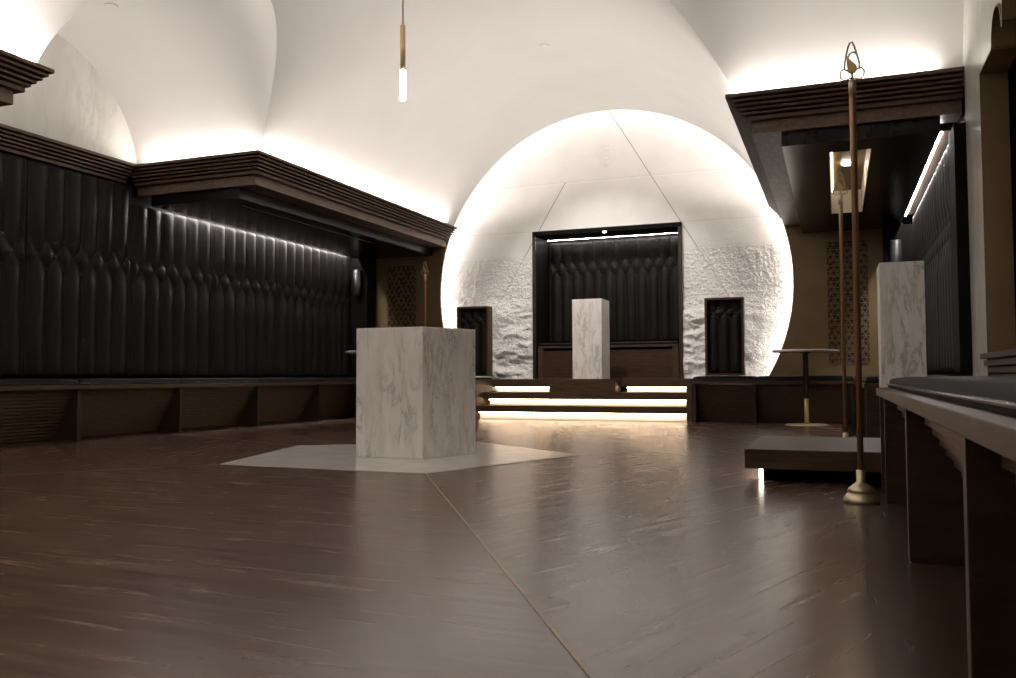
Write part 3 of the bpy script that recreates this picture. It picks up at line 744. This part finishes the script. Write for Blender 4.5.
# ------------------------------------------------------------------ low platform at right
pt = thing('low_platform', 'low dark wood platform with a light beneath, on the floor at right', 'platform', (.1, 4.5, 0))
obj('top_slab', MB().box(-.40, XR-.06, 4.045, 4.99, .062, .15), M['wood_x'], pt, bevel=.003)
obj('plinth_base', MB().box(-.33, XR-.08, 4.17, 4.93, 0, .0615), M['matte_black'], pt)
obj('light_strip', MB().box(-.348, -.331, 4.172, 4.91, .004, .058), emit('platform glow', (1, .85, .7), 11), pt)

# ------------------------------------------------------------------ tables
def table(x, y, label):
    t = thing('round_table', label, 'table', (x, y, 0), 'small round tables')
    obj('tabletop', MB().lathe([(.30, .712), (.312, .716), (.312, .730), (.30, .735)], (x, y, 0), 48), M['white_top'], t)
    obj('column', MB().lathe([(.024, .26), (.024, .70), (.05, .712)], (x, y, 0), 24), M['steel_dark'], t)
    obj('lower_column', MB().lathe([(.022, .018), (.022, .26)], (x, y, 0), 24), M['brass'], t)
    obj('base', MB().lathe([(.205, 0), (.205, .006), (.18, .012), (.05, .020)], (x, y, 0), 48), M['brass_pale'], t)
    return t
table(-.285, 8.90, 'small round white-topped pedestal table in front of the right rear bench')
table(-4.10, 7.24, 'small round white-topped table hidden behind the big plinth, only its rim showing')

# ------------------------------------------------------------------ ceremonial rods
def rod(x, y, label, lean=(0, 0)):
    t = thing('ceremonial_rod', label, 'rod', (x, y, 0), 'tall brass rods with looped finials')
    obj('base', MB().lathe([(.064, 0), (.065, .010), (.060, .022), (.050, .034), (.046, .036), (.046, .039), (.050, .041), (.046, .052), (.030, .066), (.020, .074), (.0165, .078), (.0165, .122), (.012, .124)], (x, y, 0), 40), M['brass_pale'], t)
    obj('shaft', MB().lathe([(.0115, .12), (.0125, 1.54), (.0125, 1.57)], (x, y, 0), 20), M['copper'], t)
    obj('ferrule', MB().lathe([(.014, 1.565), (.014, 1.618), (.005, 1.632)], (x, y, 0), 20), M['brass_pale'], t)
    f = MB(); r = .0034; zb = 1.636
    def P(a, z): return (x+a*.64, y, zb+z*.78)
    big = [P(-.042, .042), P(-.040, .075), P(-.030, .12), P(-.020, .155), P(-.008, .176), P(.004, .178), P(.016, .155), P(.030, .11), P(.042, .07), P(.040, .045)]
    f.tube(big, r)
    for s in (-1, 1):
        lp = [P(0, 0), P(s*.02, -.006), P(s*.045, -.012), P(s*.066, .004), P(s*.068, .030), P(s*.055, .044), P(s*.030, .040), P(s*.012, .022)]
        f.tube(lp, r)
    f.tube([P(.026, .118), P(.008, .128), P(-.012, .118), P(-.024, .098)], r)
    f.tube([P(0, -.012), P(0, .03)], r*1.3)
    obj('finial', f, M['brass'], t)
    lf = [(-.026, .112), (-.016, .098), (.004, .078), (.024, .060), (.030, .040), (.018, .022), (0, .016), (-.016, .022), (-.024, .044), (-.028, .08)]
    obj('leaf', MB().loft([[(x+a*.68, y-.003, zb+z*.78) for a, z in lf], [(x+a*.68, y+.003, zb+z*.78) for a, z in lf]]), M['brass'], t)
    return t
r1 = rod(.077, 3.545, 'tall brass rod with looped finial standing before the low platform, foot in full view')
r2 = copy_thing(r1, (.042, 5.80, 0), 'tall brass rod with looped finial standing behind the low platform')
r3 = copy_thing(r1, (-4.28, 8.60, 0), 'thin brass rod with looped finial before the left bronze screen, behind the big plinth')

# ------------------------------------------------------------------ pendant and ceiling fittings
px, py = -2.60, 4.90
t = thing('pendant_lamp', 'slim brass pendant lamp with glowing white tube hanging from the vault', 'lamp', (px, py, 2.28))
apex = HB+RB
obj('cord', MB().lathe([(.005, 2.76), (.005, apex-.02), (.03, apex-.02), (.03, apex)], (px, py, 0), 14), M['brass'], t)
obj('brass_sleeve', MB().lathe([(.010, 2.78), (.017, 2.77), (.017, 2.475), (.012, 2.475)], (px, py, 0), 20), M['brass'], t)
obj('glowing_tube', MB().lathe([(.012, 2.476), (.020, 2.474), (.020, 2.285), (.016, 2.28)], (px, py, 0), 20), M['led_lamp'], t)
def cdisc(x, y, z, lab):
    o = obj('sprinkler_cover', MB().lathe([(.05, -.002), (.05, -.010), (.042, -.014)], (x, y, z), 24), M['plaster'])
    tag(o, lab, 'sprinkler cover', 'ceiling sprinkler covers')
cdisc(-2.665, 8.02, HB+RB, 'small round white cover on the vault right of the hanging lamp')
cdisc(-5.25, YC, HA+RA, 'small round white cover at the top of the left arm vault')

# ------------------------------------------------------------------ lights in the coves (up-lights lying in the cornice troughs)
COVE = 18.3      # watts per metre
def cove_y(sx, y0, y1, k=1.0):
    x = XC+sx*(A_X+.055); area_light('cove_light', (x, (y0+y1)/2, 2.450), (0, PI-sx*math.radians(17), 0), .03, abs(y1-y0)-.04, COVE*k*abs(y1-y0))
def cove_x(y, x0, x1):
    area_light('cove_light', ((x0+x1)/2, y, 2.450), (PI+(1 if y > YC else -1)*math.radians(28), 0, 0), abs(x1-x0)-.04, .03, COVE*.36*abs(x1-x0))
for sx in (-1, 1):
    cove_y(sx, A_YF+.05, Y_END-.25, .95); cove_y(sx, (A_YN if sx < 0 else 3.70)-.05, Y_START, 1.6 if sx < 0 else 1.05)
    for y in (A_YF+.055, (A_YN if sx < 0 else 3.70)-.055): cove_x(y, XC+sx*(A_X+.05), XC+sx*(W_HALF-.15))
sl = bpy.data.lights.new('stone_fill_spot', 'SPOT'); sl.energy = 330; sl.color = (1, .93, .87); sl.spot_size = math.radians(66); sl.spot_blend = .55; sl.shadow_soft_size = .06  # spot added below the plain vault cover to brighten the lower stone disc
so = bpy.data.objects.new('stone_fill_spot', sl); C.objects.link(so); so.location = (-2.665, 8.02, HB+RB-.03)
so.rotation_euler = (Vector((XC, 10.5, .62))-so.location).to_track_quat('-Z', 'Y').to_euler()
w = bpy.data.worlds.new('world'); w.use_nodes = True; w.node_tree.nodes['Background'].inputs[0].default_value = (0, 0, 0, 1)
bpy.context.scene.world = w

# ------------------------------------------------------------------ camera
f_px, yaw, hor, roll = 858.94, math.radians(20.937), 377.12, math.radians(.225)
cam = bpy.data.cameras.new('camera'); cam.sensor_width = 36; cam.sensor_fit = 'HORIZONTAL'; cam.lens = f_px*36/1016; cam.clip_start = .02
co = bpy.data.objects.new('camera', cam); C.objects.link(co)
p = math.atan((hor-339)/f_px)
fw = Vector((-math.sin(yaw)*math.cos(p), math.cos(yaw)*math.cos(p), math.sin(p))); r0 = Vector((math.cos(yaw), math.sin(yaw), 0)); u0 = r0.cross(fw)
r = r0*math.cos(roll)-u0*math.sin(roll); u = u0*math.cos(roll)+r0*math.sin(roll)
m = Matrix((r, u, -fw)).transposed().to_4x4(); m.translation = (0, 0, .48)
co.matrix_world = m
sc = bpy.context.scene; sc.camera = co
sc.view_settings.view_transform = 'Standard'; sc.view_settings.look = 'None'; sc.view_settings.gamma = 1; sc.view_settings.exposure = 0
sc.view_settings.use_curve_mapping = False
sc.cycles.use_denoising = True
sc.cycles.max_bounces = 10; sc.cycles.diffuse_bounces = 6; sc.cycles.glossy_bounces = 4
sc.cycles.caustics_reflective = False
sc.cycles.sample_clamp_indirect = 4
